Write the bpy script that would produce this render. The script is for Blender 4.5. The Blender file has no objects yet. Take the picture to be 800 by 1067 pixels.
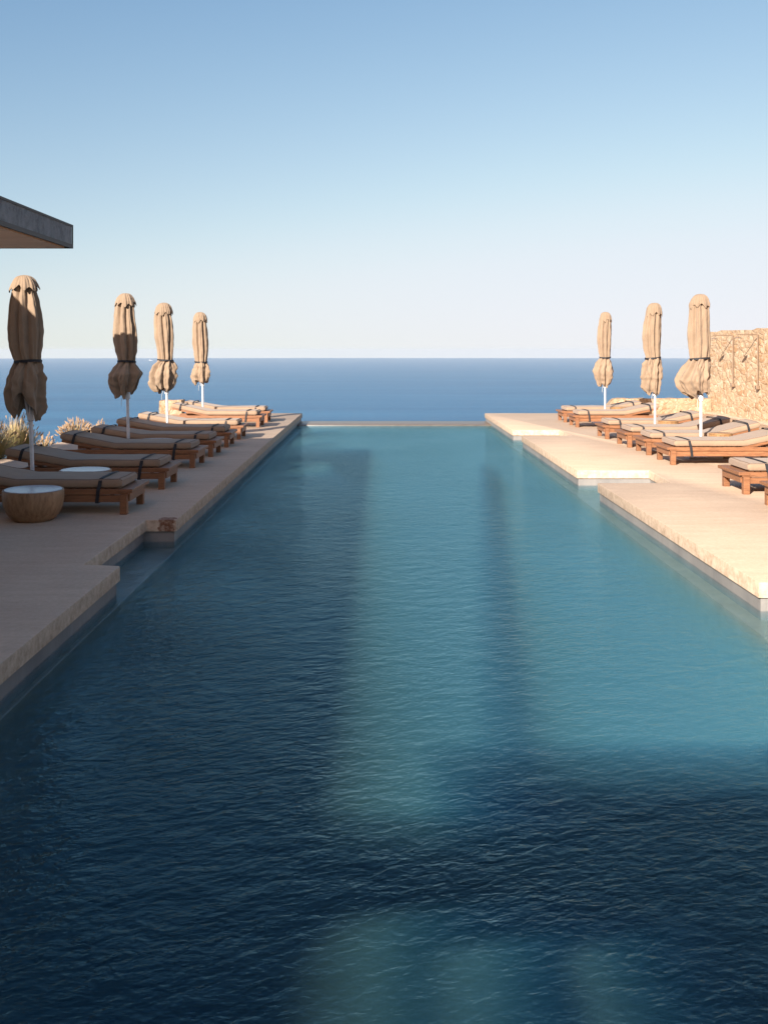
import bpy, bmesh, math, random
from mathutils import Vector, Matrix, noise
R = math.radians
sc = bpy.context.scene

# ------------------------------------------------------------------ camera
cd = bpy.data.cameras.new("camera"); cam = bpy.data.objects.new("camera", cd)
sc.collection.objects.link(cam); sc.camera = cam
EYE = 1.55; F = 1040.0                       # eye height above the deck, focal length in px of the 800x1067 photo
cd.sensor_fit = 'VERTICAL'; cd.sensor_height = 24.0; cd.sensor_width = 24.0
cd.lens = F / 1067.0 * 24.0
cd.shift_y = -(533.5 - 365.0) / 1067.0
cd.shift_x = 0.0
cd.clip_start = 0.05; cd.clip_end = 30000
cam.location = (0, 0, EYE); cam.rotation_euler = (R(90), 0, 0)

# ------------------------------------------------------------------ sky, sun, exposure
SUN = Vector((1.05, 1.97, -1.0))             # the way the light travels
elev = math.atan2(1.0, math.hypot(1.05, 1.97)); rot = math.atan2(-1.05, -1.97)
w = bpy.data.worlds.new("World"); sc.world = w; w.use_nodes = True
nt = w.node_tree; bg = nt.nodes['Background']
sky = nt.nodes.new('ShaderNodeTexSky'); sky.sky_type = 'NISHITA'; sky.sun_disc = False
sky.sun_elevation = elev; sky.sun_rotation = rot
sky.altitude = 60; sky.air_density = 0.5; sky.dust_density = 1.0; sky.ozone_density = 1.0
EXPO = 1.4
tcw = nt.nodes.new('ShaderNodeTexCoord'); sxyz = nt.nodes.new('ShaderNodeSeparateXYZ'); nt.links.new(tcw.outputs['Generated'], sxyz.inputs[0])
mz = nt.nodes.new('ShaderNodeMath'); mz.operation = 'MAXIMUM'; nt.links.new(sxyz.outputs[2], mz.inputs[0]); mz.inputs[1].default_value = 0.0
hz_ = nt.nodes.new('ShaderNodeMath'); hz_.operation = 'MULTIPLY'; nt.links.new(mz.outputs[0], hz_.inputs[0]); hz_.inputs[1].default_value = 0.5
az = nt.nodes.new('ShaderNodeMath'); az.operation = 'ADD'; nt.links.new(hz_.outputs[0], az.inputs[0]); az.inputs[1].default_value = 0.034
cxyz = nt.nodes.new('ShaderNodeCombineXYZ'); nt.links.new(sxyz.outputs[0], cxyz.inputs[0]); nt.links.new(sxyz.outputs[1], cxyz.inputs[1]); nt.links.new(az.outputs[0], cxyz.inputs[2])
nv = nt.nodes.new('ShaderNodeVectorMath'); nv.operation = 'NORMALIZE'; nt.links.new(cxyz.outputs[0], nv.inputs[0]); nt.links.new(nv.outputs[0], sky.inputs[0])
# per-channel tone of the sky (softer contrast between zenith and horizon, as in the photograph)
sep = nt.nodes.new('ShaderNodeSeparateColor'); com = nt.nodes.new('ShaderNodeCombineColor'); nt.links.new(sky.outputs[0], sep.inputs[0])
for i, (p, g) in enumerate(((1.50, .128), (1.12, .151), (.79, .202))):
    a_ = nt.nodes.new('ShaderNodeMath'); a_.operation = 'POWER'; nt.links.new(sep.outputs[i], a_.inputs[0]); a_.inputs[1].default_value = p
    b_ = nt.nodes.new('ShaderNodeMath'); b_.operation = 'MULTIPLY'; nt.links.new(a_.outputs[0], b_.inputs[0]); b_.inputs[1].default_value = g/(.1*2**EXPO)
    K = 1/(.1*2**EXPO); cap = (.78, .85, .945)[i]*K          # shoulder: the pale haze near the horizon stays below white
    def mth(op, x, y, z=None):
        q = nt.nodes.new('ShaderNodeMath'); q.operation = op
        for k, v in enumerate((x, y, z)):
            if v is None: continue
            if isinstance(v, (int, float)): q.inputs[k].default_value = v
            else: nt.links.new(v, q.inputs[k])
        return q.outputs[0]
    lo = mth('SMOOTH_MIN', b_.outputs[0], cap, .16*K)
    hi = mth('MULTIPLY', mth('MAXIMUM', mth('SUBTRACT', b_.outputs[0], cap), 0.0), (.26, .15, .07)[i])
    nt.links.new(mth('MINIMUM', mth('ADD', lo, hi), (1.8, 1.5, 1.2)[i]*K), com.inputs[i])
nt.links.new(com.outputs[0], bg.inputs[0]); bg.inputs[1].default_value = 0.1
sl = bpy.data.lights.new("sun", 'SUN'); sun = bpy.data.objects.new("sun", sl); sc.collection.objects.link(sun)
sl.energy = 4.3; sl.angle = R(0.55); sl.color = (1.0, 0.905, 0.81)
sun.rotation_euler = SUN.to_track_quat('-Z', 'Y').to_euler()
vs = sc.view_settings; vs.view_transform = 'Standard'; vs.look = 'None'; vs.gamma = 1; vs.exposure = EXPO
vs.use_curve_mapping = False
sc.cycles.volume_bounces = 3; sc.cycles.max_bounces = 12; sc.cycles.transparent_max_bounces = 24
sc.cycles.caustics_reflective = False; sc.cycles.caustics_refractive = False
sc.cycles.sample_clamp_indirect = 6

# ------------------------------------------------------------------ helpers
def link(o, parent=None):
    sc.collection.objects.link(o)
    if parent: o.parent = parent
    return o
def obj(name, bm, m, parent=None, smooth=False):
    me = bpy.data.meshes.new(name); bm.normal_update(); bm.to_mesh(me); bm.free()
    for q in (m if isinstance(m, (list, tuple)) else [m]): me.materials.append(q)
    if smooth:
        for p in me.polygons: p.use_smooth = True
        me.set_sharp_from_angle(angle=R(42))
    return link(bpy.data.objects.new(name, me), parent)
def tag(o, label=None, cat=None, group=None, kind=None):
    if label: o['label'] = label
    if cat: o['category'] = cat
    if group: o['group'] = group
    if kind: o['kind'] = kind
    return o
def empty(name, loc=(0, 0, 0), rz=0, ry=0):
    o = bpy.data.objects.new(name, None); o.location = loc; o.rotation_euler = (0, ry, rz)
    o.empty_display_size = .2
    return link(o)
def copy_tree(o, parent=None):
    c = o.copy(); sc.collection.objects.link(c); c.parent = parent
    for ch in [q for q in sc.objects if q.parent == o]: copy_tree(ch, c)
    return c
def box(bm, x0, x1, y0, y1, z0, z1, bev=0.0, mat=0, rot=None, seg=2):
    vs_ = [bm.verts.new((x, y, z)) for x in (x0, x1) for y in (y0, y1) for z in (z0, z1)]
    if rot is not None:
        c = Vector(((x0+x1)/2, (y0+y1)/2, (z0+z1)/2))
        for v in vs_: v.co = c + rot @ (v.co - c)
    idx = [(0,1,3,2),(4,6,7,5),(0,4,5,1),(2,3,7,6),(0,2,6,4),(1,5,7,3)]
    fs = [bm.faces.new([vs_[i] for i in f]) for f in idx]
    for f in fs: f.material_index = mat
    if bev:
        es = list({e for f in fs for e in f.edges})
        r = bmesh.ops.bevel(bm, geom=es, offset=bev, segments=seg, profile=.5, affect='EDGES')
        for f in r['faces']: f.material_index = mat
def tube(bm, p0, p1, r0, r1=None, n=12, mat=0):
    p0 = Vector(p0); p1 = Vector(p1); r1 = r0 if r1 is None else r1
    d = (p1 - p0).normalized(); a = d.orthogonal().normalized(); b = d.cross(a)
    A = [bm.verts.new(p0 + r0*(a*math.cos(t)+b*math.sin(t))) for t in [2*math.pi*i/n for i in range(n)]]
    B = [bm.verts.new(p1 + r1*(a*math.cos(t)+b*math.sin(t))) for t in [2*math.pi*i/n for i in range(n)]]
    for i in range(n):
        j = (i+1) % n; f = bm.faces.new((A[i], A[j], B[j], B[i])); f.material_index = mat
    bm.faces.new(A[::-1]).material_index = mat; bm.faces.new(B).material_index = mat
def lathe(bm, prof, n=48, mat=0, cx=0, cy=0, cap0=True, cap1=True):
    rings = []
    for r, z in prof:
        rings.append([bm.verts.new((cx+r*math.cos(2*math.pi*i/n), cy+r*math.sin(2*math.pi*i/n), z)) for i in range(n)])
    for a, b in zip(rings, rings[1:]):
        for i in range(n):
            j = (i+1) % n; bm.faces.new((a[i], a[j], b[j], b[i])).material_index = mat
    if cap0: bm.faces.new(rings[0][::-1]).material_index = mat
    if cap1: bm.faces.new(rings[-1]).material_index = mat
def prism(bm, pts, z0, z1, bev=0.0, mat=0, seg=2):
    b = [bm.verts.new((x, y, z0)) for x, y in pts]; t = [bm.verts.new((x, y, z1)) for x, y in pts]
    n = len(pts); top = bm.faces.new(t); fs = [top, bm.faces.new(b[::-1])]
    for i in range(n): fs.append(bm.faces.new((b[i], b[(i+1) % n], t[(i+1) % n], t[i])))
    bmesh.ops.recalc_face_normals(bm, faces=fs)
    for f in fs: f.material_index = mat
    if bev:
        es = set(top.edges)
        for i in range(n):
            es.add(bm.edges.get((b[i], t[i])))
        bmesh.ops.bevel(bm, geom=list(es), offset=bev, segments=seg, profile=.5, affect='EDGES')

# ------------------------------------------------------------------ materials
class NT:
    def __init__(s, name):
        s.m = bpy.data.materials.new(name); s.m.use_nodes = True; s.t = s.m.node_tree
        s.out = s.t.nodes['Material Output']; s.b = s.t.nodes['Principled BSDF']
    def n(s, kind, **kw):
        x = s.t.nodes.new('ShaderNode' + kind)
        for k, v in kw.items():
            if k in x.inputs: x.inputs[k].default_value = v
            else: setattr(x, k, v)
        return x
    def l(s, a, b): s.t.links.new(a, b)
    def co(s, scale=(1, 1, 1), rot=(0, 0, 0), world=False):
        tc = s.n('TexCoord'); mp = s.n('Mapping'); mp.inputs['Scale'].default_value = scale; mp.inputs['Rotation'].default_value = rot
        if world:
            g = s.n('NewGeometry'); s.l(g.outputs['Position'], mp.inputs['Vector'])
        else: s.l(tc.outputs['Object'], mp.inputs['Vector'])
        return mp.outputs[0]
    def noise(s, co, scale, detail=5, rough=.55, dist=0):
        x = s.n('TexNoise'); x.inputs['Scale'].default_value = scale; x.inputs['Detail'].default_value = detail
        x.inputs['Roughness'].default_value = rough; x.inputs['Distortion'].default_value = dist
        s.l(co, x.inputs['Vector']); return x.outputs[0]
    def ramp(s, fac, stops, interp='LINEAR'):
        x = s.n('ValToRGB'); x.color_ramp.interpolation = interp
        e = x.color_ramp.elements
        while len(e) < len(stops): e.new(.5)
        for q, (p, c) in zip(e, stops): q.position = p; q.color = (*c, 1) if len(c) == 3 else c
        s.l(fac, x.inputs[0]); return x.outputs[0]
    def mix(s, f, a, b, mode='MIX'):
        x = s.n('Mix', data_type='RGBA', blend_type=mode)
        for inp, v in ((x.inputs[0], f), (x.inputs[6], a), (x.inputs[7], b)):
            if isinstance(v, bpy.types.NodeSocket): s.l(v, inp)
            else: inp.default_value = v if not isinstance(v, tuple) else ((*v, 1) if len(v) == 3 else v)
        return x.outputs[2]
    def math(s, op, a, b=None, c=None, clamp=False):
        x = s.n('Math', operation=op); x.use_clamp = clamp
        for i, v in enumerate((a, b, c)):
            if v is None: continue
            if isinstance(v, bpy.types.NodeSocket): s.l(v, x.inputs[i])
            else: x.inputs[i].default_value = v
        return x.outputs[0]
    def bump(s, h, strength=.3, dist=.01, prev=None):
        x = s.n('Bump'); x.inputs['Strength'].default_value = strength; x.inputs['Distance'].default_value = dist
        s.l(h, x.inputs['Height'])
        if prev is not None: s.l(prev, x.inputs['Normal'])
        return x.outputs[0]
    def fin(s, col=None, rough=.6, normal=None, metal=0, spec=.5):
        if col is not None:
            if isinstance(col, tuple): s.b.inputs['Base Color'].default_value = (*col, 1)
            else: s.l(col, s.b.inputs['Base Color'])
        if isinstance(rough, (int, float)): s.b.inputs['Roughness'].default_value = rough
        else: s.l(rough, s.b.inputs['Roughness'])
        s.b.inputs['Metallic'].default_value = metal; s.b.inputs['Specular IOR Level'].default_value = spec
        if normal is not None: s.l(normal, s.b.inputs['Normal'])
        return s.m

def mat_deck():
    t = NT('pale_screed'); co = t.co(); co2 = t.co((1.0, 5.0, 1))
    a = t.noise(co, .9, 6, .6); b = t.noise(co2, 1.6, 5, .6); c = t.noise(co, 26, 6, .7); d = t.noise(co, 190, 3, .6)
    col = t.ramp(a, [(.3, (.50, .345, .235)), (.7, (.69, .505, .35))])
    col = t.mix(.45, col, t.ramp(b, [(.3, (.44, .30, .20)), (.55, (.59, .425, .29)), (.75, (.74, .56, .40))]))
    col = t.mix(.35, col, t.ramp(c, [(.3, (.38, .29, .21)), (.65, (.62, .50, .37))]))
    # aggregate specks
    sp = t.ramp(d, [(.60, (0, 0, 0)), (.68, (1, 1, 1))])
    col = t.mix(t.math('MULTIPLY', sp, .35), col, (.66, .60, .5))
    # edge of the slab: coarser, blotchy cast face, with one rust run at the left recess
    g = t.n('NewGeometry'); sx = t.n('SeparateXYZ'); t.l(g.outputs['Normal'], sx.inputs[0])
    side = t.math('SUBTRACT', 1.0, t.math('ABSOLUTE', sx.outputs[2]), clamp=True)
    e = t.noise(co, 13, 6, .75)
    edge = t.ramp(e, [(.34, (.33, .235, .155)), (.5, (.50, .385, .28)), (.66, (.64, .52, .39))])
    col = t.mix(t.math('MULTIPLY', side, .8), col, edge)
    tc = t.n('TexCoord'); px = t.n('SeparateXYZ'); t.l(tc.outputs['Object'], px.inputs[0])
    def band(o, lo, hi, s):
        return t.math('MULTIPLY', t.math('MULTIPLY_ADD', t.math('SUBTRACT', o, lo), s, .5, clamp=True),
                      t.math('MULTIPLY_ADD', t.math('SUBTRACT', hi, o), s, .5, clamp=True))
    wob = t.math('MULTIPLY_ADD', t.noise(co, 20, 4), .12, -.06)
    msk = t.math('MULTIPLY', band(t.math('ADD', px.outputs[0], wob), -2.06, -1.91, 60), band(t.math('ADD', px.outputs[1], wob), 9.00, 9.26, 40))
    n2 = t.ramp(t.noise(co, 34, 4, .7), [(.45, (1, 1, 1)), (.66, (.25, .25, .25))])
    col = t.mix(t.math('MULTIPLY', msk, t.math('MULTIPLY', n2, .9)), col, (.17, .055, .02))
    n = t.bump(c, .35, .006); n = t.bump(d, .35, .002, n); n = t.bump(e, .25, .01, n)
    return t.fin(col, .75, n, spec=.3)
def mat_grey_wall():
    t = NT('grey_render'); co = t.co((1, 1, .4)); a = t.noise(co, 3, 6, .65); b = t.noise(co, 40, 4)
    col = t.ramp(a, [(.3, (.18, .175, .17)), (.7, (.30, .285, .265))])
    return t.fin(col, .5, t.bump(b, .3, .004))
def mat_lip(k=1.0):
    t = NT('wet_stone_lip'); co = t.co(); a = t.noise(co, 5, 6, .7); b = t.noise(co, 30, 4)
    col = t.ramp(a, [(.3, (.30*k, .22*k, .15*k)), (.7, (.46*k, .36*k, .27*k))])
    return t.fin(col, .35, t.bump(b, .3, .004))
def mat_stone(k=1.0):
    t = NT('rubble_stone'); co = t.co((1, .5, 1))
    wv = t.n('TexNoise'); wv.inputs['Scale'].default_value = 5; wv.inputs['Detail'].default_value = 4; t.l(co, wv.inputs['Vector'])
    mx = t.n('VectorMath', operation='MULTIPLY_ADD'); t.l(wv.outputs['Color'], mx.inputs[0]); mx.inputs[1].default_value = (.16,)*3; t.l(co, mx.inputs[2])
    v = t.n('TexVoronoi'); v.inputs['Scale'].default_value = 6.5; t.l(mx.outputs[0], v.inputs['Vector'])
    v2 = t.n('TexVoronoi'); v2.inputs['Scale'].default_value = 17; t.l(mx.outputs[0], v2.inputs['Vector'])
    ve = t.n('TexVoronoi', feature='DISTANCE_TO_EDGE'); ve.inputs['Scale'].default_value = 6.5; t.l(mx.outputs[0], ve.inputs['Vector'])
    s1 = t.n('SeparateColor'); t.l(v.outputs['Color'], s1.inputs[0]); s2 = t.n('SeparateColor'); t.l(v2.outputs['Color'], s2.inputs[0])
    col = t.ramp(s1.outputs[0], [(0, (0.42, 0.287, 0.168)), (.3, (0.56, 0.392, 0.238)), (.55, (0.462, 0.252, 0.112)), (.75, (0.616, 0.476, 0.322)), (1, (0.7, 0.588, 0.434))], 'CONSTANT')
    c2 = t.ramp(s2.outputs[0], [(0, (0.336, 0.175, 0.077)), (.25, (0.588, 0.434, 0.28)), (.6, (0.504, 0.336, 0.196)), (.85, (0.77, 0.658, 0.504))], 'CONSTANT')
    col = t.mix(.5, col, c2)
    nz = t.noise(co, 60, 5, .7); col = t.mix(.3, col, t.ramp(nz, [(.35, (0.28, 0.168, 0.084)), (.65, (0.728, 0.63, 0.49))]))
    mort = t.ramp(ve.outputs[0], [(.0, (1, 1, 1)), (.05, (0, 0, 0))])
    col = t.mix(t.math('MULTIPLY', mort, .7), col, (.42, .31, .205))
    h = t.math('MULTIPLY_ADD', t.ramp(ve.outputs[0], [(0, (0, 0, 0)), (.16, (1, 1, 1))]), .7, t.math('MULTIPLY', s1.outputs[1], .8))
    n = t.bump(h, .55, .022); n = t.bump(nz, .4, .008, n)
    col = t.mix(1.0, col, (k, k*.98, k*.96), 'MULTIPLY')
    return t.fin(col, .85, n, spec=.2)
def mat_wood(name, lo, hi, sc_=1.0, axis=(1, 14, 14)):
    t = NT(name); co = t.co(axis); a = t.noise(co, 3.2*sc_, 6, .65, .6); b = t.noise(co, 16*sc_, 4, .6)
    oi = t.n('ObjectInfo')
    col = t.ramp(a, [(.38, lo), (.62, hi)]); col = t.mix(.4, col, t.ramp(b, [(.35, tuple(q*.55 for q in lo)), (.6, hi)]))
    col = t.mix(t.math('MULTIPLY', oi.outputs['Random'], .35), col, tuple(q*.7 for q in lo))
    return t.fin(col, .5, t.bump(b, .25, .002), spec=.35)
def mat_fabric(name, base, var=.12):
    t = NT(name); co = t.co(); a = t.noise(co, 4, 5, .6); tc = t.n('TexWave', wave_type='BANDS'); tc.inputs['Scale'].default_value = 160; t.l(co, tc.inputs['Vector'])
    f = t.noise(co, 300, 2)
    col = t.ramp(a, [(.3, tuple(q*(1-var) for q in base)), (.7, tuple(q*(1+var) for q in base))])
    w_ = t.noise(co, 9, 5, .6, 1.0)
    n = t.bump(w_, .5, .012); n = t.bump(f, .2, .001, n)
    m = t.fin(col, .9, n, spec=.15); t.b.inputs['Sheen Weight'].default_value = .15
    return m
def mat_plain(name, c, rough=.5, metal=0):
    t = NT(name); a = t.noise(t.co(), 25, 4); col = t.ramp(a, [(.3, tuple(q*.85 for q in c)), (.7, tuple(min(1, q*1.1) for q in c))])
    return t.fin(col, rough, metal=metal)
def mat_concrete_roof():
    t = NT('boarded_concrete'); co = t.co((1, 1.5, .4)); a = t.noise(co, 2.2, 7, .7); b = t.noise(t.co(), 9, 6, .75); c = t.noise(t.co(), 60, 4)
    col = t.ramp(a, [(.3, (.12, .125, .135)), (.7, (.23, .235, .245))]); col = t.mix(.5, col, t.ramp(b, [(.38, (.06, .062, .07)), (.5, (.2, .205, .21)), (.7, (.3, .3, .3))]))
    return t.fin(col, .8, t.bump(c, .4, .006), spec=.25)
def mat_underside():
    t = NT('tan_soffit'); a = t.noise(t.co((1, 6, 1)), 2, 5)
    return t.fin(t.ramp(a, [(.3, (.58, .38, .25)), (.7, (.72, .50, .35))]), .7)
def mat_sea():
    t = NT('sea_water'); co = t.co(world=True)
    c2 = t.co((.0012, .012, 1), world=True); big = t.noise(c2, 1.0, 6, .6)
    col = t.ramp(big, [(.3, (.010, .085, .19)), (.7, (.026, .145, .275))])
    wc = t.noise(t.co((.05, .16, 1), world=True), 1.0, 3, .5); cap_glints = t.ramp(wc, [(.775, (0, 0, 0)), (.80, (1, 1, 1))])  # white specks: wave foam, with the sea's glints painted in as well
    col = t.mix(t.math('MULTIPLY', cap_glints, .5), col, (.7, .75, .8))
    h = t.noise(t.co((.05, .14, 1), world=True), 1.0, 6, .6); h2 = t.noise(t.co((.25, .6, 1), world=True), 1.0, 4, .6)
    n = t.bump(h, 1.0, 3.0); n = t.bump(h2, 1.0, .8, n)
    m = t.fin(col, .38, n); t.b.inputs['IOR'].default_value = 1.25
    return m
def mat_pool():
    t = NT('pool_water'); t.t.nodes.remove(t.b)
    co = t.co(world=True)
    def wco(stretch, deg):
        g = t.n('NewGeometry'); mp = t.n('Mapping', vector_type='TEXTURE'); mp.inputs['Rotation'].default_value = (0, 0, R(deg))
        mp.inputs['Scale'].default_value = (stretch, 1, 1); t.l(g.outputs['Position'], mp.inputs['Vector']); return mp.outputs[0]
    h1 = t.noise(wco(1.5, 18), 8.0, 3, .5, .35)
    h2 = t.noise(wco(1.8, 26), 23.0, 3, .55, .6)
    h3 = t.noise(wco(1.5, 12), 46.0, 2, .5, .4)
    patch = t.ramp(t.noise(co, .45, 3), [(.35, (.35, .35, .35)), (.65, (1, 1, 1))])
    h = t.math('ADD', t.math('MULTIPLY', h1, .0135), t.math('ADD', t.math('MULTIPLY', t.math('MULTIPLY', h2, patch), .0118), t.math('MULTIPLY', t.math('MULTIPLY', h3, patch), .0052)))
    n = t.bump(h, 1.0, 1.0)
    fr = t.n('Fresnel'); fr.inputs['IOR'].default_value = 1.33; t.l(n, fr.inputs['Normal'])
    gl = t.n('BsdfGlossy'); gl.inputs['Roughness'].default_value = .06; gl.inputs['Color'].default_value = (.50, .84, 1, 1); t.l(n, gl.inputs['Normal'])
    tr = t.n('BsdfTransparent'); tr.inputs['Color'].default_value = (.96, .98, 1, 1)
    mx = t.n('MixShader'); t.l(t.math('DIVIDE', t.math('MULTIPLY', fr.outputs[0], .82), t.math('MULTIPLY_ADD', fr.outputs[0], 1.25, 1.0)), mx.inputs[0]); t.l(tr.outputs[0], mx.inputs[1]); t.l(gl.outputs[0], mx.inputs[2])
    t.l(mx.outputs[0], t.out.inputs['Surface'])
    sca = t.n('VolumeScatter'); sca.inputs['Color'].default_value = (.38, .74, .70, 1); sca.inputs['Density'].default_value = .178; sca.inputs['Anisotropy'].default_value = -.6
    ab = t.n('VolumeAbsorption'); ab.inputs['Color'].default_value = (.02, .42, .60, 1); ab.inputs['Density'].default_value = 2.0
    ad = t.n('AddShader'); t.l(sca.outputs[0], ad.inputs[0]); t.l(ab.outputs[0], ad.inputs[1]); t.l(ad.outputs[0], t.out.inputs['Volume'])
    return t.m
def mat_pool_tile():
    t = NT('dark_pool_plaster'); a = t.noise(t.co(), 3, 5)
    return t.fin(t.ramp(a, [(.3, (.012, .028, .036)), (.7, (.02, .042, .052))]), .6)
def mat_ground():
    t = NT('dry_hillside'); a = t.noise(t.co(), .6, 8, .7)
    return t.fin(t.ramp(a, [(.35, (.09, .10, .05)), (.5, (.2, .15, .09)), (.7, (.32, .25, .17))]), .9, t.bump(t.noise(t.co(), 4, 6), .6, .2))
def mat_blade():
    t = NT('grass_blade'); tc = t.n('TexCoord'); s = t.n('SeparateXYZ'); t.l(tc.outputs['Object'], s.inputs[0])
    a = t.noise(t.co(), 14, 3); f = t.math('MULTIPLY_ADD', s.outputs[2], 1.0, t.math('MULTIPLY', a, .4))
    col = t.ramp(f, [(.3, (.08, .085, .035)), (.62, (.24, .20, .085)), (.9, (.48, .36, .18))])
    m = t.fin(col, .6); return m
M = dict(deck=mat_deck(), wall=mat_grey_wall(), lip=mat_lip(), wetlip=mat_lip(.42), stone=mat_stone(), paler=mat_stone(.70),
         teak=mat_wood('teak', (.19, .082, .038), (.34, .155, .072)),
         bowl=mat_wood('turned_wood', (.24, .13, .065), (.40, .24, .13), .5, (4, 4, 1.2)),
         stave=mat_wood('pale_stave', (.30, .15, .06), (.46, .27, .12), 1, (14, 14, 1)),
         mattress=mat_fabric('taupe_canvas', (.31, .217, .148), .08), canopy=mat_fabric('tan_canvas', (.275, .197, .133), .14),
         piping=mat_plain('taupe_piping', (.20, .14, .10), .9), strap=mat_plain('black_webbing', (.012, .012, .016), .7), pole=mat_plain('white_metal', (.62, .62, .62), .35),
         top=mat_plain('grey_marble', (.52, .53, .55), .25), roof=mat_concrete_roof(), soffit=mat_underside(), sea=mat_sea(),
         pool=mat_pool(), tile=mat_pool_tile(), ground=mat_ground(), blade=mat_blade(),
         plume=mat_plain('plume', (.40, .27, .16), .9), render=mat_plain('white_render', (.5, .45, .38), .9),
         trim=mat_plain('dark_trim', (.045, .032, .026), .6), bronze=mat_plain('bronze', (.26, .18, .12), .45, .3), hull=mat_plain('ship_paint', (.75, .75, .75), .5), hull2=mat_plain('ship_dark', (.08, .1, .16), .5),
         wire=mat_plain('light_cord', (.6, .56, .5), .8))

# ------------------------------------------------------------------ sea and land
bm = bmesh.new()
ring = [0, 40, 100, 250, 600, 1500, 3500, 8000]; N = 160; prev = None; SEA = -60.0
for r in ring[1:]:
    cur = [bm.verts.new((r*math.cos(2*math.pi*i/N), r*math.sin(2*math.pi*i/N), SEA)) for i in range(N)]
    if prev is None: bm.faces.new(cur)
    else:
        for i in range(N): bm.faces.new((prev[i], cur[i], cur[(i+1) % N], prev[(i+1) % N]))
    prev = cur
tag(obj('sea', bm, M['sea']), kind='structure')

def land_z(x, y):
    dx = max(-6.3 - x, x - 9.5, 0); dy = max(y - 25.6, -30 - y, 0); d = math.hypot(dx, dy)
    inside = d == 0
    z = -1.9 if not inside else -2.2
    if d > 0: z -= .62*d + .9*noise.noise(Vector((x*.12, y*.12, 0)))*min(1, d*.2)*2
    return z
bm = bmesh.new(); gx = [-130 + 4*i for i in range(66)]; gy = [-120 + 4*i for i in range(62)]
gv = [[bm.verts.new((x, y, max(land_z(x, y), -61.0))) for y in gy] for x in gx]
for i in range(len(gx)-1):
    for j in range(len(gy)-1): bm.faces.new((gv[i][j], gv[i+1][j], gv[i+1][j+1], gv[i][j+1]))
tag(obj('hillside', bm, M['ground'], smooth=True), kind='structure')

# haze: one closed box round everything, sky outside
bm = bmesh.new(); box(bm, -8400, 8400, -8400, 8400, -63.0, 8.5)
hz = bpy.data.materials.new('haze'); hz.use_nodes = True; ht = hz.node_tree
ht.nodes.remove(ht.nodes['Principled BSDF']); pv = ht.nodes.new('ShaderNodeVolumePrincipled')
pv.inputs['Color'].default_value = (.66, .72, .78, 1); pv.inputs['Density'].default_value = 0.0001; pv.inputs['Anisotropy'].default_value = 0.0
ht.links.new(pv.outputs[0], ht.nodes['Material Output'].inputs['Volume'])
tag(obj('haze', bm, hz), kind='stuff')

# ------------------------------------------------------------------ pool and deck
XL, XR, YE = -1.895, 2.49, 24.6
deck_pts = [(-5.45, YE), (-5.45, -7), (8.6, -7), (8.6, YE), (XR-.015, YE),
            (XR, 19.4), (3.4, 19.4), (3.4, 18.1), (XR, 18.1),
            (XR, 12.9), (3.42, 12.9), (3.36, 11.66), (XR, 11.66),
            (XR+.01, 6.67), (3.5, 6.67), (3.5, 5.2), (XR, 5.2), (XR, -.5), (XL, -.5),
            (XL, 7.18), (-2.175, 7.23), (-2.175, 9.12), (XL, 9.12), (-2.01, YE)]
def inset(pts, d):
    n = len(pts); out = []
    A = sum(pts[i][0]*pts[(i+1) % n][1] - pts[(i+1) % n][0]*pts[i][1] for i in range(n)); s = 1 if A > 0 else -1
    for i in range(n):
        p, q, r = Vector(pts[i-1]), Vector(pts[i]), Vector(pts[(i+1) % n])
        e1 = (q-p).normalized(); e2 = (r-q).normalized()
        n1 = Vector((-e1.y, e1.x))*s; n2 = Vector((-e2.y, e2.x))*s
        b = (n1+n2)
        b = n1*1.0 if b.length < 1e-6 else b.normalized()/max(.3, b.normalized().dot(n1))
        out.append(tuple(q + b*d))
    return out
bm = bmesh.new(); prism(bm, deck_pts, -.105, 0, .009)
tag(obj('pool_deck', bm, M['deck'], smooth=True), kind='structure')
bm = bmesh.new(); prism(bm, inset(deck_pts, .022), -2.4, -.1055)
tag(obj('pool_wall', bm, M['wall']), kind='structure')
# submerged ledges at the left wall and recesses, and a reflection strip on the right
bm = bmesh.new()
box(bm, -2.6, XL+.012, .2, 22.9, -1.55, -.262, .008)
box(bm, XR-.095, XR+.1, 4.9, 22.9, -1.55, -.262)  # tan ledge added in place of the coping's beige reflection
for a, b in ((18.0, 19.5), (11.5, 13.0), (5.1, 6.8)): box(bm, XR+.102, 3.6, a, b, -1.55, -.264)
tag(obj('ledge_and_reflection', bm, M['lip']), kind='structure')
bm = bmesh.new(); box(bm, -3.3, 4.3, 23.25, 24.55, -2.4, -.188, .02)
tag(obj('infinity_edge', bm, M['wetlip'], smooth=True), kind='structure')
bm = bmesh.new(); box(bm, -3.3, 4.3, -1.0, 24.0, -1.75, -1.6)
tag(obj('pool_floor', bm, M['tile']), kind='structure')
bm = bmesh.new(); box(bm, -2.9, 4.0, -.9, 23.4, -1.58, -.2)
tag(obj('pool_water', bm, M['pool']), kind='structure')

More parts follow.
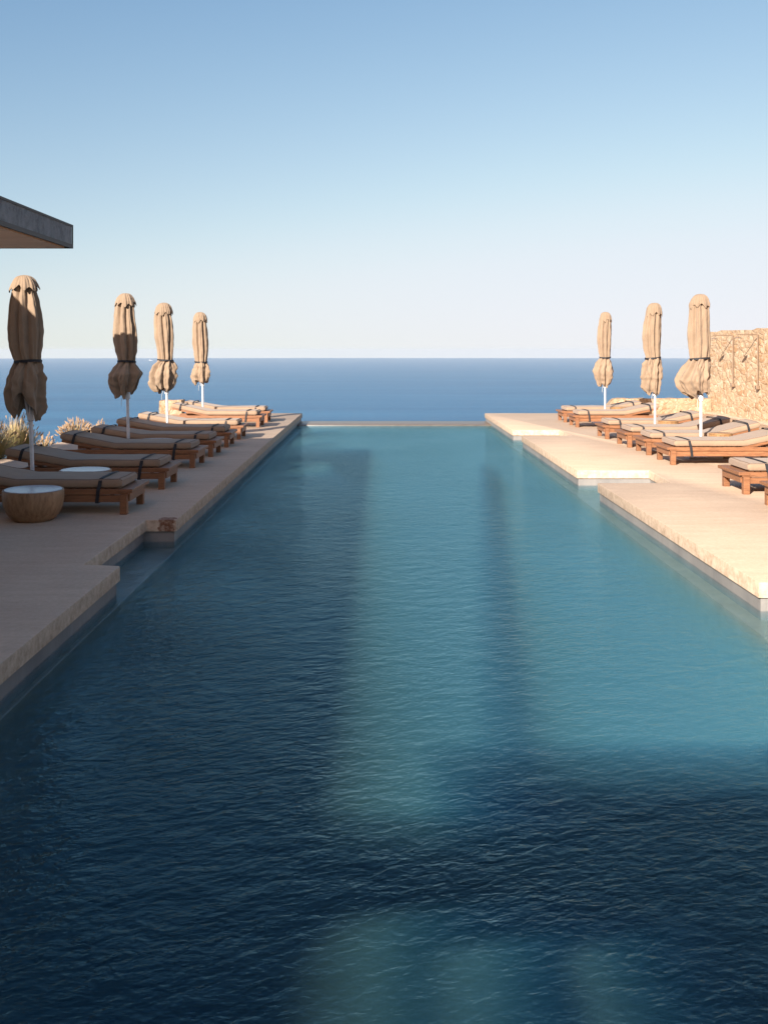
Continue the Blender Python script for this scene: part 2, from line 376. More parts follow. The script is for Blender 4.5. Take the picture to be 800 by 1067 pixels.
# ------------------------------------------------------------------ stone walls
def stone_grid(bm, x0, x1, y0, y1, z0, z1, step=.06, amp=.012, top=.02, slope=None):
    """closed block whose faces are gridded and pushed about like rubble"""
    box(bm, x0, x1, y0, y1, z0, z1)
    for ax, (a, b) in enumerate(((x0, x1), (y0, y1), (z0, z1))):
        k = max(1, round((b-a)/step))
        for i in range(1, k):
            pl = Vector((0, 0, 0)); pl[ax] = a + (b-a)*i/k; no = Vector((0, 0, 0)); no[ax] = 1
            bmesh.ops.bisect_plane(bm, geom=bm.verts[:] + bm.edges[:] + bm.faces[:], plane_co=pl, plane_no=no)
    for v in bm.verts:
        p = v.co.copy(); nn = noise.noise_vector(p*7.0)*amp + noise.noise_vector(p*19.0)*amp*.5
        v.co += nn
        if p.z > z1-.001: v.co.z += noise.noise(p*4.5)*top
        if slope: v.co.z = min(v.co.z, slope(p))
WX = 7.97
tw = empty('stone_wall', (WX, 12, 0))
tag(tw, 'tall honey coloured rubble stone wall carrying the showers along the right deck', 'wall')
bm = bmesh.new()
# face layer (9 cm thick) with two sunken panels left out, in front of the core
fb = bmesh.new(); box(fb, 0, .42, -10, YE-12, -.02, 2.0)
for ax, (a, b, st) in enumerate(((0, .42, .14), (-10, YE-12, .14), (0, 2, .08))):
    k = round((b-a)/st)
    for i in range(1, k):
        pl = Vector((0, 0, 0)); pl[ax] = a+(b-a)*i/k; no = Vector((0, 0, 0)); no[ax] = 1
        bmesh.ops.bisect_plane(fb, geom=fb.verts[:]+fb.edges[:]+fb.faces[:], plane_co=pl, plane_no=no)
for v in fb.verts:
    p = v.co.copy()
    if p.z > 1.999: v.co.z += noise.noise(Vector((0, p.y*2.2, 3)))*.03 + noise.noise(Vector((0, p.y*9, 3)))*.012
    v.co.x += noise.noise(p*5)*.010 + noise.noise(p*11)*.006
obj('wall_face', fb, M['stone'], tw)
kb = bmesh.new(); box(kb, -.16, 0.0, -9.9, YE-12-.32, .001, .055, .012); obj('wall_foot', kb, M['deck'], tw)
for px_, lab in ((765, 'shower pipe and arm on the stone wall, nearer its far end beside the parasol'), (791, 'shower pipe and arm on the stone wall, nearer the right edge of the frame')):
    ys_ = WX*F/(px_-400); sh_ = empty('outdoor_shower', (WX-.04, ys_, 0)); tag(sh_, lab, 'shower', 'outdoor showers on the stone wall')
    sb = bmesh.new(); tube(sb, (0, 0, .74), (0, 0, 1.9), .014); obj('pipe', sb, M['bronze'], sh_, True)
    sb = bmesh.new(); tube(sb, (0, 0, 1.888), (-.44, 0, 1.888), .011); tube(sb, (-.43, 0, 1.888), (-.43, 0, 1.82), .011); obj('arm', sb, M['bronze'], sh_, True)
    sb = bmesh.new(); lathe(sb, [(.018, 1.83), (.085, 1.812), (.085, 1.80)], 24, cx=-.43); bmesh.ops.recalc_face_normals(sb, faces=sb.faces[:]); obj('shower_head', sb, M['bronze'], sh_, True)
    sb = bmesh.new(); box(sb, -.05, .03, -.045, .045, .72, .80, .01); obj('valve', sb, M['bronze'], sh_)
bm = bmesh.new()
stone_grid(bm, -1.37, 1.19, -.15, .15, 0, .375, .07, .010, .02, slope=lambda p: .12 + (p.x+1.37)*1.4 if p.x < -1.1 else 9)
lw = obj('low_stone_wall', bm, M['paler']); lw.location = (6.77, 24.44, 0)
tag(lw, 'low rubble stone parapet across the far end of the right deck', 'low wall')
bm = bmesh.new(); stone_grid(bm, -.27, .27, -.22, .22, 0, .34, .07, .012, .02)
sb = obj('stone_block', bm, M['paler']); sb.location = (-5.15, 24.3, 0)
tag(sb, 'short squared stone block at the far left corner of the deck', 'stone block')

# ------------------------------------------------------------------ house roof on the left, added shade casters behind the viewer
hs = empty('house', (-7.5, 0, 0))
tag(hs, 'flat concrete roof with tan soffit jutting in from the left above the deck', 'building')
def plate(bm, xs, ys, z0, z1, holes, mat=0):
    """slab on a grid of xs, ys with some cells left open"""
    V = {}
    def v(i, j, k):
        if (i, j, k) not in V: V[i, j, k] = bm.verts.new((xs[i], ys[j], (z0, z1)[k]))
        return V[i, j, k]
    nx, ny = len(xs)-1, len(ys)-1
    solid = lambda i, j: 0 <= i < nx and 0 <= j < ny and (i, j) not in holes
    for i in range(nx):
        for j in range(ny):
            if not solid(i, j): continue
            bm.faces.new((v(i,j,1), v(i+1,j,1), v(i+1,j+1,1), v(i,j+1,1)))
            bm.faces.new((v(i,j,0), v(i,j+1,0), v(i+1,j+1,0), v(i+1,j,0)))
            if not solid(i-1, j): bm.faces.new((v(i,j,0), v(i,j,1), v(i,j+1,1), v(i,j+1,0)))
            if not solid(i+1, j): bm.faces.new((v(i+1,j,0), v(i+1,j+1,0), v(i+1,j+1,1), v(i+1,j,1)))
            if not solid(i, j-1): bm.faces.new((v(i,j,0), v(i+1,j,0), v(i+1,j,1), v(i,j,1)))
            if not solid(i, j+1): bm.faces.new((v(i,j+1,0), v(i,j+1,1), v(i+1,j+1,1), v(i+1,j+1,0)))
RX, RY, RZ, RT = -3.64, 11.65, 2.738, .27
SX, SY = 1.05, 1.97
hx = 7.5
bm = bmesh.new()
# roof over the left terrace: an added opening lets sun reach the nearest parasol's top
xs = [-8.1+hx, -4.82+hx, -3.96+hx, RX+hx]; ys = [-4.5, 8.1, 9.98, RY]
plate(bm, xs, ys, RZ+.02, RZ+RT, {(1, 1)})
obj('roof_slab', bm, M['roof'], hs)
bm = bmesh.new(); plate(bm, [xs[0], xs[1], xs[2], xs[3]-.07], [-4.5, 8.1, 9.98, RY-.05], RZ, RZ+.018, {(1, 1)})
obj('soffit', bm, M['soffit'], hs)
bm = bmesh.new(); box(bm, RX+hx+.001, RX+hx+.012, -2.2, RY, RZ+.0, RZ+.045); box(bm, RX+hx+.001, RX+hx+.010, -2.2, RY, RZ+RT-.018, RZ+RT+.006); box(bm, RX+hx+.001, RX+hx+.014, RY+.001, RY+.012, RZ, RZ+RT+.006); box(bm, -.6, RX+hx, RY+.001, RY+.012, RZ, RZ+.05)
obj('edge_trim', bm, M['trim'], hs)
# unseen roof added behind the viewer, edge and openings shaped for the pool's light
ZB = 3.1
def rx(xw): return xw - SX*(ZB+.2) + hx
def ry(yw): return yw - SY*(ZB+.2)
xs = [-9.4+hx, rx(-.34), rx(-.2), rx(.02), rx(.1), rx(.22), rx(.32), rx(.5), rx(.62), rx(9)]
ys = [-16, ry(1.0), ry(2.85), ry(3.0), ry(3.12), ry(3.5)]
holes = {(i, 4) for i in (1, 2, 3, 4)} | {(2, 1), (2, 2)} | {(2, 3), (1, 1), (1, 2)} | {(4, 1), (5, 1), (5, 2), (4, 2)} | {(7, 1), (7, 2)}
bm = bmesh.new(); plate(bm, xs, ys, ZB-.05, ZB, holes); obj('rear_shade_caster', bm, M['roof'], hs)
bm = bmesh.new()                                  # added unseen blades, thinning towards the roof's edge to soften its shadow
for xa, xb, ya, yb in ((rx(-.34)+.002, rx(.22)-.002, 3.14, 3.85), (rx(.22)+.002, rx(9), 3.53, 4.5)):
    y = ya; k = 0
    while y < yb:
        u = (y-ya)/(yb-ya); box(bm, xa, xb, ry(y), ry(y)+.105*(1-u)*.92+.004, ZB-.035, ZB-.015); y += .105
    for x in ([xa, (xa+xb)/2, xb] if xb < 3 else [xa+i*1.5 for i in range(7)]): box(bm, x-.012, x+.012, ry(ya)-.05, ry(yb), ZB-.06, ZB-.036)
obj('shade_blades', bm, M['roof'], hs)
bm = bmesh.new(); [tube(bm, (-5.33+hx+.11*q, -9, 5.0), (-3.98+hx+.16*q+.12*(4.9-[3.2, 5.4, 4.6, 2.4][q+1])*-.9, [3.2, 5.4, 4.6, 2.4][q+1], 5.0), .024, .032, 6) for q in (0, 1)]; box(bm, -5.6+hx, -5.0+hx, -9.05, -8.95, 4.9, 4.97)  # unseen rods added to cast the dark band along the pool
obj('shade_rods', bm, M['roof'], hs)
bm = bmesh.new()
box(bm, -.3, 0, -16, 8.9, -1, RZ-.002); box(bm, .02, 13.5, -16.3, -16, -1, ZB-.06)
obj('house_wall', bm, M['render'], hs)
for (px, py, ph) in ((-5.25, -8.8, 4.84),):  # unseen post that carries the added rods
    bm = bmesh.new(); box(bm, px+hx-.1, px+hx+.1, py-.1, py+.1, 0, ph); obj('rod_post', bm, M['roof'], hs)

# ------------------------------------------------------------------ sun loungers
def mattress_bm(L, ang, xh, xf):
    """rounded pad from foot (xf) to head (xh<0), hinged at HB and raised by ang"""
    HB = -.12; W = .315; T = .088; z0 = .242; bm = bmesh.new()
    sec = []
    for k in range(28):
        t = 2*math.pi*k/28; c, s = math.cos(t), math.sin(t)
        sec.append((math.copysign(abs(c)**.2, c), math.copysign(abs(s)**.34, s)))
    path = [xf - (xf-xh)*(.5-.5*math.cos(math.pi*i/46))*.35 - (xf-xh)*(i/46)*.65 for i in range(47)]
    rings = []
    for i, x in enumerate(path):
        e = min(xf-x, x-xh); q = min(1, e/.03); sh = (1-(1-q)**2)**.5 if q < 1 else 1
        sy = .96+.04*sh; sz = .62+.38*sh
        b = max(0, HB - x); zc = z0+T/2; xx = x
        if b > 0:
            k = min(1, b/.12); th = ang*k
            xx = HB - b*math.cos(ang*.97); zc += math.sin(ang)*max(0, b-.05)*k**.5
        ring_ = []
        for (cy, cz) in sec:
            y = W*sy*cy; z = T/2*sz*cz
            puff = .010*noise.noise(Vector((x*3.1, y*4, 5))) + .003*noise.noise(Vector((x*14, y*6, 2)))
            z += puff if cz > 0 else 0
            ring_.append(bm.verts.new((xx + (-z*math.sin(ang) if False else 0) + z*math.sin(ang)*(1 if b > 0 else 0)*min(1, b/.1), y, zc + z)))
        rings.append(ring_)
    for a, b in zip(rings, rings[1:]):
        for k in range(28): bm.faces.new((a[k], a[(k+1) % 28], b[(k+1) % 28], b[k]))
    bm.faces.new(rings[0][::-1]); bm.faces.new(rings[-1])
    bmesh.ops.recalc_face_normals(bm, faces=bm.faces[:])
    pb = bmesh.new()
    for k in (3, 11):
        pts = [rg_[k].co.copy() + Vector((0, 0, .001)) for rg_ in rings]
        for p, q in zip(pts, pts[1:]):
            if (q-p).length > 1e-4: tube(pb, p, q, .0042, n=6)
    for rg_ in (rings[1], rings[-2]):
        for k in range(3, 11): tube(pb, rg_[k].co, rg_[k+1].co, .0042, n=6)
    return bm, pb
def strap_bm(x, zlo, zhi, w=.32, tilt=0.0, rail=None):
    bm = bmesh.new(); t = .005; hw = .017
    yo = rail or w
    # loop round the pad: cross-section outline in y,z
    pts = [(-yo, zlo), (-yo, zlo+.12 if rail else zlo+.01), (-w-.004, zhi-.055), (-w+.006, zhi-.02), (-w+.03, zhi-.001), (-w*.5, zhi+.004), (w*.5, zhi+.004), (w-.03, zhi-.001), (w-.006, zhi-.02), (w+.004, zhi-.055), (yo, zlo+.12 if rail else zlo+.01), (yo, zlo)]
    n = len(pts); A = []
    for i, (y, z) in enumerate(pts):
        dx = tilt*(z-zlo)
        p = pts[i-1]; q = pts[(i+1) % n]; nx_ = Vector((q[1]-p[1], -(q[0]-p[0]))); nx_ = -nx_.normalized() if nx_.length > 0 else Vector((0, 1))
        A.append([bm.verts.new((x+dx+sx, y+nx_[0]*o, z+nx_[1]*o)) for sx in (-hw, hw) for o in (0, t)])
    for i in range(n):
        a = A[i]; b = A[(i+1) % n]
        bm.faces.new((a[1], a[3], b[3], b[1])); bm.faces.new((a[0], b[0], b[2], a[2]))
        bm.faces.new((a[0], a[1], b[1], b[0])); bm.faces.new((a[2], b[2], b[3], a[3]))
    bmesh.ops.recalc_face_normals(bm, faces=bm.faces[:])
    return bm
def make_lounger(L, ang):
    h = L/2; r = empty('sun_lounger')
    xf, xh = h-.11, -h+.03
    mb_, pb_ = mattress_bm(L, R(ang), xh, xf)
    mo = obj('mattress', mb_, M['mattress'], r, True); obj('piping', pb_, M['piping'], mo, True)
    bm = bmesh.new()
    for s in (-1, 1):
        y0, y1 = sorted((s*.345, s*.305)); box(bm, -h+.08, h-.04, y0, y1, .188, .238, .004)
        y0, y1 = sorted((s*.338, s*.312)); box(bm, -h+.10, h-.06, y0, y1, .116, .182, .003)
    box(bm, h-.12, h, -.352, .352, .205, .240, .005)                 # end board
    box(bm, h-.062, h-.035, -.30, .30, .120, .202, .003)
    box(bm, -h+.085, -h+.11, -.30, .30, .120, .186, .003)
    obj('frame', bm, M['teak'], r)
    for x in (h-.085, -h+.22):
        for s in (-1, 1):
            bm = bmesh.new(); box(bm, x-.034, x+.034, s*.318-.034, s*.318+.034, 0, .187 if x > 0 else .186, .004); obj('leg', bm, M['teak'], r)
    bm = bmesh.new()
    k = 13
    for i in range(k):
        x = -.06 + (h-.13+.06)*(i+.5)/k; box(bm, x-.022, x+.022, -.304, .304, .224, .240, .002)
    obj('slats', bm, M['teak'], r)
    bm = bmesh.new(); A = R(ang); HB = -.12; Lb = h-.05+HB
    rot = Matrix.Rotation(A, 3, 'Y')
    def P_(b, y, z): return Vector((HB - b*math.cos(A) + z*math.sin(A), y, .222 + b*math.sin(A) + z*math.cos(A)))
    def obox(b0, b1, y0, y1, za, zb_):
        vv = [bm.verts.new(P_(b, y, z)) for b in (b0, b1) for y in (y0, y1) for z in (za, zb_)]
        for f in [(0,1,3,2),(4,6,7,5),(0,4,5,1),(2,3,7,6),(0,2,6,4),(1,5,7,3)]: bm.faces.new([vv[i] for i in f])
    obox(0, Lb, -.303, -.265, -.02, .014); obox(0, Lb, .265, .303, -.02, .014)
    for i in range(11):
        b = .03+(Lb-.05)*i/10; obox(b-.024, b+.024, -.2645, .2645, -.004, .012)
    bmesh.ops.recalc_face_normals(bm, faces=bm.faces[:])
    obj('backrest', bm, M['teak'], r)
    obj('strap', strap_bm(h-.335, .112, .332, .318, .12, .35), M['strap'], r)
    b = h-.20-.12; zc = .222+b*math.sin(A)
    obj('strap', strap_bm(-.12-b*math.cos(A), zc-.01, zc+.113, .318, .25), M['strap'], r)
    return r
G = 'sun loungers in a row along each side of the pool'
src = {}
def lounger(side, xf, y, label, L, ang):
    key = (L, ang)
    if key not in src: o = src[key] = make_lounger(L, ang)
    else: o = copy_tree(src[key])
    if side < 0: o.location = (xf - L/2, y, 0); o.rotation_euler = (0, 0, random.Random(y).uniform(-.018, .018))
    else: o.location = (xf + L/2, y, 0); o.rotation_euler = (0, 0, math.pi + random.Random(y).uniform(-.018, .018))
    tag(o, label, 'sun lounger', G)
c = .315
lounger(-1, -2.37, 9.44+c, 'nearest shaded lounger on the left deck behind the round wooden bowl table', 1.88, 10)
lounger(-1, -2.39, 11.14+c, 'shaded left lounger with the grass tufts behind its raised head, second from the viewer', 1.88, 10)
lounger(-1, -2.43, 13.16+c, 'shaded left lounger just in front of the pole of the half shaded parasol', 1.88, 10)
lounger(-1, -2.43, 14.55+c, 'shaded left lounger just behind the pole of the half shaded parasol', 1.88, 8)
lounger(-1, -2.43, 15.93+c, 'farthest of the shaded left loungers, grey pad beside the first sunlit one', 1.88, 10)
lounger(-1, -2.44, 17.37+c, 'nearest of the three sunlit loungers on the left deck', 1.88, 10)
lounger(-1, -2.44, 20.08+c, 'middle of the three sunlit loungers on the left deck, before the farthest left parasol', 1.88, 12)
lounger(-1, -2.45, 21.45+c, 'sunlit lounger at the far end of the left deck, last before the corner', 1.88, 10)
lounger(1, 3.81, 21.50+c, 'sunlit lounger at the far end of the right deck, partly hidden by its neighbour', 1.78, 10)
lounger(1, 3.80, 20.10+c, 'sunlit right lounger with full teak side in view, second from the far end', 1.78, 12)
lounger(1, 3.81, 17.43+c, 'sunlit right lounger whose head is against the stone wall behind the middle parasol pole', 1.78, 12)
lounger(1, 3.82, 15.93+c, 'right lounger with the dark parasol shadow across its raised head', 1.78, 12)
lounger(1, 3.83, 14.75+c, 'right lounger directly behind the striped wooden table by the nearest right parasol', 1.78, 14)
lounger(1, 3.82, 13.52+c, 'long sunlit right lounger in front of the nearest right parasol pole', 1.78, 12)
lounger(1, 3.81, 10.75+c, 'right lounger cut off by the frame with its pale foot end showing', 1.78, 12)
lounger(1, 3.765, 9.36+c, 'nearest right lounger, only its end board and leg in frame', 1.78, 12)

# ------------------------------------------------------------------ tables
def bowl_table(x, y, rz, label, tilt=0):
    r = empty('bowl_table', (x, y, 0), rz); r.rotation_euler = (tilt, 0, rz)
    bm = bmesh.new()
    pr = [(.165, .002), (.185, .012), (.215, .045), (.243, .09), (.262, .145), (.270, .205), (.270, .272), (.266, .279), (.257, .280), (.255, .268)]
    lathe(bm, pr, 64); obj('bowl', bm, M['bowl'], r, True)
    bm = bmesh.new(); lathe(bm, [(.25, .262), (.254, .281), (.250, .285)], 64); obj('table_top', bm, M['top'], r, True)
    return tag(r, label, 'side table', 'round bowl tables beside the left loungers')
bowl_table(-3.20, 9.12, .4, 'whole turned wooden bowl table with grey top at the left edge of the frame', .012)
bowl_table(-3.17, 10.61, 1.9, 'bowl table between the two nearest left loungers, only its pale top showing')
bowl_table(-3.24, 14.17, 3.1, 'small pale round table top beyond the third left lounger by the half shaded parasol')
def stave_table(x, y, label):
    r = empty('stave_table', (x, y, 0)); n = 18; rad = .165
    for i in range(n):
        a = 2*math.pi*i/n
        bm = bmesh.new(); box(bm, rad-.03, rad, -.0265, .0265, 0, .335, .004)
        bmesh.ops.rotate(bm, verts=bm.verts[:], cent=(0, 0, 0), matrix=Matrix.Rotation(a, 3, 'Z'))
        obj('stave', bm, M['stave'], r)
    bm = bmesh.new(); lathe(bm, [(.163, .336), (.168, .341), (.168, .35), (.163, .354)], 44); obj('table_top', bm, M['stave'], r, True)
    return tag(r, label, 'side table', 'round stave tables between the right loungers')
stave_table(4.86, 14.43, 'striped wooden table top edge beside the nearest right parasol pole')
stave_table(4.83, 16.98, 'pale wooden table just right of the middle right parasol pole')
stave_table(4.95, 21.05, 'small wooden table just right of the farthest right parasol pole')

# ------------------------------------------------------------------ folded parasols
def lerp_prof(pr, z):
    if z >= pr[0][0]: return pr[0][1:]
    for (z1, a1, b1), (z0, a0, b0) in zip(pr, pr[1:]):
        if z >= z0:
            t = (z-z0)/(z1-z0); t = t*t*(3-2*t)*.5+t*.5
            return a0+(a1-a0)*t, b0+(b1-b0)*t
    return pr[-1][1:]
def parasol(px, Y, axis_px, axis_y, top_y, cap, body, neck, skirt, label, seed, lean=0.0, hem=(), front=0.0, ribs=False):
    """profiles are (photo y, left px, right px); axis_px is the pole's px at photo row axis_y"""
    s = Y/F; rnd = random.Random(seed)
    X = (px-400)*s
    r = empty('folded_parasol', (X, Y, 0)); r.rotation_euler = (0, lean, rnd.uniform(-.05, .05)*0)
    tag(r, label, 'parasol', 'closed tan parasols between the loungers')
    yb = 365 + EYE/s
    def loc(row):
        z = EYE - (row[0]-365)*s; ax = px + math.tan(lean)*z/s
        return (z, (row[1]-ax)*s, (row[2]-ax)*s)
    C_, B_, K_ = [loc(q) for q in cap], [loc(q) for q in body], [loc(q) for q in skirt]
    ztop = EYE-(top_y-365)*s
    N_ = 112
    def skin(bm, prof, z1, z0, nz, folds, amp, ph, hemf=None, sharp=1.0, roundtop=False, twist=0., wr=.006, dep=.86):
        rings = []
        for i in range(nz+1):
            u = i/nz; ring_ = []
            for k in range(N_):
                th = 2*math.pi*k/N_
                zl = z0 + (hemf(th) if hemf else 0)
                z = z1+(zl-z1)*u
                a, b = lerp_prof(prof, z); cx = (a+b)/2; ha = max(.012, (b-a)/2)
                wv = .5+.5*math.cos(folds*th + ph + twist*u + 1.3*noise.noise(Vector((math.cos(th)*1.5, math.sin(th)*1.5, z*1.1+seed))))
                f = 1 - amp*(wv**sharp)*(.55+.75*abs(noise.noise(Vector((math.cos(th)*2, math.sin(th)*2, seed*3+z*.6)))) )
                q = noise.noise(Vector((math.cos(th)*2.5, math.sin(th)*2.5, z*5+seed*7)))*wr*1.6 + noise.noise(Vector((math.cos(th)*5, math.sin(th)*5, z*14+seed)))*wr
                rr = f*(1 - .06*abs(math.cos(folds*1.5*th+seed+z*1.2))**4)
                ring_.append(bm.verts.new((cx + ha*rr*math.cos(th) + q*math.cos(th), ha*dep*rr*math.sin(th) + q*math.sin(th), z)))
            rings.append(ring_)
        for a_, b_ in zip(rings, rings[1:]):
            for k in range(N_): bm.faces.new((a_[k], b_[k], b_[(k+1) % N_], a_[(k+1) % N_]))
        if roundtop:
            c0 = sum((v.co for v in rings[0]), Vector())/N_; cv = bm.verts.new(c0+Vector((0, 0, .006)))
            for k in range(N_): bm.faces.new((rings[0][k], rings[0][(k+1) % N_], cv))
        return rings
    zn = EYE-(neck-365)*s
    # canopy: folded panels above the tie
    bm = bmesh.new()
    skin(bm, B_, B_[0][0], zn, 46, 8, .46, seed*1.7, sharp=2.2, roundtop=True, twist=.35)
    # skirt below the tie, same cloth
    def hf(th):
        z = noise.noise(Vector((math.cos(th)*1.6, math.sin(th)*1.6, seed*2.1)))*.10 + .025*math.cos(8*th+seed)
        for (deg, width, dz) in hem:
            d = (math.degrees(th)-deg+180) % 360-180; z += dz*math.exp(-(d/width)**2)
        return z
    rg = skin(bm, K_, zn, K_[-1][0]+.03, 34, 7, .42, seed*2.9, hemf=hf, sharp=1.6, twist=.9, wr=.026, dep=.85)
    inner = [bm.verts.new((v.co.x*.80, v.co.y*.80, v.co.z+.05)) for v in rg[-1]]
    inner2 = [bm.verts.new((v.co.x*.62, v.co.y*.62, v.co.z+.22)) for v in rg[-1]]
    for A_, Bv in ((rg[-1], inner), (inner, inner2)):
        for k in range(N_): bm.faces.new((A_[k], Bv[k], Bv[(k+1) % N_], A_[(k+1) % N_]))
    can = obj('canopy', bm, M['canopy'], r, True)
    md = can.modifiers.new('sub', 'SUBSURF'); md.levels = 1; md.render_levels = 1
    # cap: the small vent top, flared with a scalloped rim
    bm = bmesh.new()
    skin(bm, [(ztop, C_[0][1]*.35+C_[0][2]*.0, C_[0][2]*.35)]+C_ if False else C_, C_[0][0], C_[-1][0], 14, 8, .10, seed*1.1, hemf=lambda th: .026*math.cos(8*th+seed)+.014*math.sin(3*th+seed), roundtop=True, wr=.005, dep=.95)
    cp = obj('cap', bm, M['canopy'], r, True); md = cp.modifiers.new('s', 'SOLIDIFY'); md.thickness = .004
    md = cp.modifiers.new('sub', 'SUBSURF'); md.levels = 1; md.render_levels = 1
    # tie
    a, b = lerp_prof(B_, zn); cx = (a+b)/2; ha = (b-a)/2+.002; hb = ha*.86
    bm = bmesh.new(); rs = []
    for (dz, rr) in ((-.014, 0), (-.014, .006), (.014, .006), (.014, 0)):
        rs.append([bm.verts.new((cx+(ha+rr)*math.cos(t), (hb+rr)*math.sin(t), zn+dz+.012*math.cos(t+seed))) for t in [2*math.pi*k/48 for k in range(48)]])
    for i in range(4):
        A_, Bv = rs[i], rs[(i+1) % 4]
        for k in range(48): bm.faces.new((A_[k], A_[(k+1) % 48], Bv[(k+1) % 48], Bv[k]))
    bmesh.ops.recalc_face_normals(bm, faces=bm.faces[:])
    obj('tie_strap', bm, M['strap'], r)
    bm = bmesh.new(); tube(bm, (0, 0, .03), (0, 0, ztop-.04), .021, n=18); obj('pole', bm, M['pole'], r, True)
    bm = bmesh.new(); box(bm, -.24, .24, -.24, .24, .0, .035, .008); tube(bm, (0, 0, .03), (0, 0, .19), .03, n=16); obj('base', bm, M['pole'], r, True)
    bm = bmesh.new(); zc = K_[-1][0]+.02; lathe(bm, [(.022, zc-.05), (.036, zc-.04), (.038, zc+.02), (.03, zc+.05), (.022, zc+.06)], 20); obj('runner', bm, M['pole'], r, True)
    if ribs:
        for k in range(8):
            t = 2*math.pi*(k+.3)/8; bm = bmesh.new()
            tube(bm, (.034*math.cos(t), .034*math.sin(t), zc), (.085*math.cos(t), .085*math.sin(t), zn-.06), .008, n=6); obj('strut', bm, M['pole'], r)
    bm = bmesh.new(); p = Vector((-.03, -.05, K_[-1][0]+.06))
    for i in range(5):
        q = p+Vector((-.02+.006*i, -.004, -.035)); tube(bm, p, q, .003, n=5); p = q
    obj('pull_cord', bm, M['wire'], r)
    return r
parasol(34.9, 10.6, 0, 0, 287, [(286.8, 21, 30), (288.5, 17, 34), (292, 14.5, 37.5), (297, 12, 40), (301, 10.5, 41.5)],
        [(296, 14, 37), (303, 13, 38), (315, 10.5, 41.5), (330, 9, 44.5), (345, 8.7, 45.6), (360, 10.5, 45), (370, 13.5, 43.5), (377, 16, 43)], 377,
        [(377, 16, 43), (385, 10, 45.5), (395, 7, 47.5), (404, 4.5, 48.5), (413, 5, 49), (424, 9, 49), (436, 15, 45)],
        'nearest left parasol, mostly in shade with a sunlit cap, beside the grass tufts', 1, lean=-R(1.75), hem=((270, 32, .22), (215, 26, -.03), (318, 20, -.04)), ribs=True)
parasol(134.3, 14.17, 0, 0, 306, [(305.8, 127, 135), (307.5, 124.5, 137.5), (311, 122, 140), (315, 120.5, 142), (318, 120, 142.5)],
        [(313, 122, 140), (320, 119.5, 140.5), (330, 118.6, 141.3), (345, 118, 143.2), (355, 118.5, 144.5), (365, 120.5, 144), (372, 122.5, 142), (377, 123.3, 141.3)], 377,
        [(377, 123.3, 141.3), (383, 117, 145.5), (390, 111.5, 149.5), (396, 112, 146), (405, 115, 143), (414, 119, 141)],
        'left parasol half in sun and half in shade, second from the viewer', 2, lean=-R(1.0), hem=((0, 30, .22),))
parasol(175.0, 16.97, 0, 0, 316, [(315.5, 168, 174), (317, 165, 177), (320, 162.5, 179), (325, 161, 180.5), (327, 161, 180.5)],
        [(323, 163, 178), (328, 161, 179), (337, 160.3, 180.6), (350, 160.8, 181.8), (362, 163, 181.3), (370, 164, 181), (375.3, 164.5, 180.6)], 375.3,
        [(375.3, 164.5, 180.6), (381, 158, 183.5), (390, 154, 183.8), (398, 154.5, 182.5), (404, 158, 181), (409, 163, 177)],
        'sunlit left parasol with its skirt bulging to the left, third from the viewer', 3, lean=-R(1.2))
parasol(212.0, 21.06, 0, 0, 325.5, [(325.2, 206, 211), (326.5, 203.5, 213.5), (329, 202, 215.5), (333, 201, 216.5), (335, 201, 216.5)],
        [(331, 202.5, 215), (336, 201, 215.6), (345, 200.3, 216.6), (357, 200.5, 217.4), (368, 202, 217), (377, 203.2, 216)], 377,
        [(377, 203.2, 216), (382, 200.5, 218.8), (390, 199, 219.6), (396, 199.8, 218.8), (401, 203, 217)],
        'farthest and smallest of the left parasols, fully sunlit', 4, lean=-R(1.1))
parasol(630.0, 21.07, 0, 0, 325.5, [(325.2, 628, 633), (326.5, 626, 635), (329, 625, 636.3), (333, 624, 637), (334.5, 624, 637)],
        [(331, 625, 636), (336, 623.3, 636.5), (345, 621.7, 636.8), (355, 621.6, 636.6), (365, 622.8, 636), (372.3, 624.5, 635.6)], 372.3,
        [(372.3, 624.5, 635.6), (379, 620.5, 637.6), (387, 617.2, 638.6), (393, 619, 638.2), (399, 621, 636.5), (403, 624, 633)],
        'farthest and smallest of the right parasols, nearest the pool edge in the picture', 5)
parasol(682.0, 17.0, 0, 0, 316, [(315.8, 678, 685), (317.5, 675.5, 687.5), (321, 673.5, 689), (326, 672.3, 689.7), (328, 672, 689.7)],
        [(324, 673.5, 688.5), (329, 671.8, 688.5), (337, 670, 688.4), (350, 668.6, 688.2), (362, 669.3, 688), (373, 672, 687.6)], 373,
        [(373, 672, 687.6), (379, 668.6, 689), (387, 667, 689.2), (393, 666.2, 689), (396, 668.2, 687.5), (404, 667.2, 687.6), (411, 671, 685)],
        'middle right parasol with a double tiered skirt', 6)
parasol(729.8, 14.43, 0, 0, 307, [(306.6, 725, 733), (308.5, 722, 736), (312, 719.5, 738), (317, 717.6, 739.3), (319.5, 717.5, 739.3)],
        [(314, 719.5, 737.5), (321, 717.8, 738.2), (330, 717, 738.8), (345, 716.2, 739.3), (360, 716.7, 739.6), (374, 718.3, 738.6)], 374,
        [(374, 718.3, 738.6), (382, 712, 740), (390, 706, 740.8), (396, 703.3, 740), (402, 705.5, 739.7), (410, 711, 739.2), (416, 719, 737)],
        'nearest right parasol with a wide pointed skirt, beside the tall stone wall', 7, hem=((0, 40, .05),))

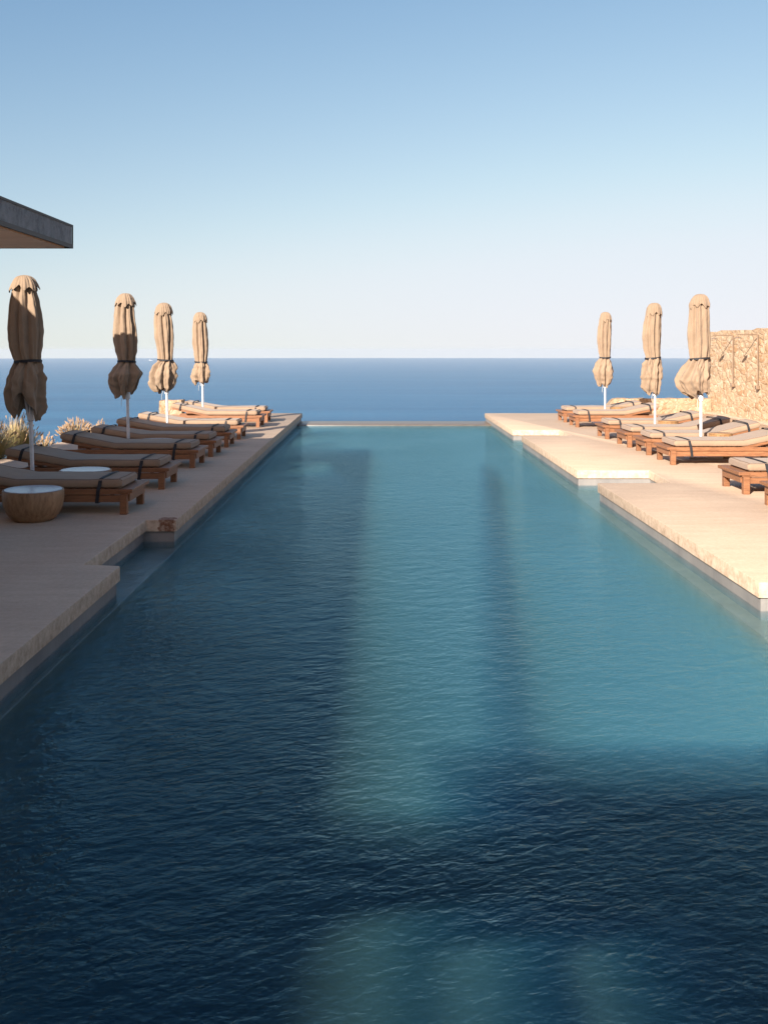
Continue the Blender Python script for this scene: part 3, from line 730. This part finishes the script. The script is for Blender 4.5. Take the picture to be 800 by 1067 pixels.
# ------------------------------------------------------------------ grasses at the left edge
def grass(name, x, y, z, h, rad, n, plumes, label, seed, pl=.05):
    rnd = random.Random(seed); r = empty(name, (x, y, z)); tag(r, label, 'plant', 'grass tufts along the left edge of the deck')
    bm = bmesh.new(); pb = bm
    for i in range(n):
        a = rnd.uniform(0, 2*math.pi); b0 = rnd.random()**.6*rad*.35; sp = rnd.random()**.7; L = h*rnd.uniform(.65, 1.08)*(1-.25*sp)
        d = Vector((math.cos(a), math.sin(a), 0)); side = Vector((-d.y, d.x, 0)); wdt = rnd.uniform(.004, .008)
        p = d*b0; pts = []
        for k in range(6):
            u = k/5; pts.append(p + d*(rad*sp*(u**1.7)) + Vector((0, 0, L*(u - .28*sp*u*u))))
        isp = rnd.random() < plumes
        vs_ = [[bm.verts.new(q + side*s*wdt*(1-.85*(k/5)**1.5)) for s in (-1, 1)] for k, q in enumerate(pts)]
        for u_, v_ in zip(vs_, vs_[1:]): bm.faces.new((u_[0], u_[1], v_[1], v_[0]))
        if isp:
            e = pts[-1]; dr = (pts[-1]-pts[-2]).normalized()
            tube(pb, e-dr*.01, e+dr*pl*.5,   .004, .009, 5, 1); tube(pb, e+dr*pl*.5, e+dr*pl*rnd.uniform(.9, 1.3), .009, .002, 5, 1)
    tag(obj('blades', bm, [M['blade'], M['plume']], r), kind='stuff')
grass('grass_tuft', -5.95, 13.4, -.25, .84, .40, 1500, .06, 'grass tuft cut off by the left edge of the frame', 1)
grass('grass_tuft', -5.72, 14.4, -.25, .88, .42, 1700, .07, 'large golden green grass tuft behind the nearest left parasol pole', 2)
grass('grass_tuft', -5.72, 15.6, -.25, .80, .36, 1400, .08, 'grass tuft right of the nearest left parasol pole, reaching over the deck edge', 3)
grass('grass_tuft', -5.72, 16.9, -.25, .36, .15, 200, .5, 'tiny tuft just behind the head of the third left lounger', 4)
grass('flowering_shrub', -5.72, 18.6, -.25, .52, .28, 420, .8, 'low pinkish flowering tuft behind the heads of the third and fourth left loungers', 5, .06)
grass('flowering_shrub', -5.72, 20.2, -.25, .36, .12, 140, .8, 'tiny pink tuft peeping over the fourth left lounger', 6, .05)

# ------------------------------------------------------------------ ship near the horizon
sh = empty('ship', (-1400, 6000, SEA), .2)
sh.scale = (.45,)*3
tag(sh, 'tiny white ship near the horizon between the second and third left parasols', 'ship')
bm = bmesh.new(); prism(bm, [(-22, -4), (-22, 4), (12, 4), (24, 0), (12, -4)], 0, 5, .4); obj('hull', bm, M['hull'], sh)
bm = bmesh.new(); box(bm, -18, -4, -3, 3, 5, 9, .3); box(bm, -14, -10, -1, 1, 9, 13, .2); obj('cabin', bm, M['hull'], sh)
bm = bmesh.new(); tube(bm, (2, 0, 5), (2, 0, 15), .3, n=8); obj('mast', bm, M['hull2'], sh)
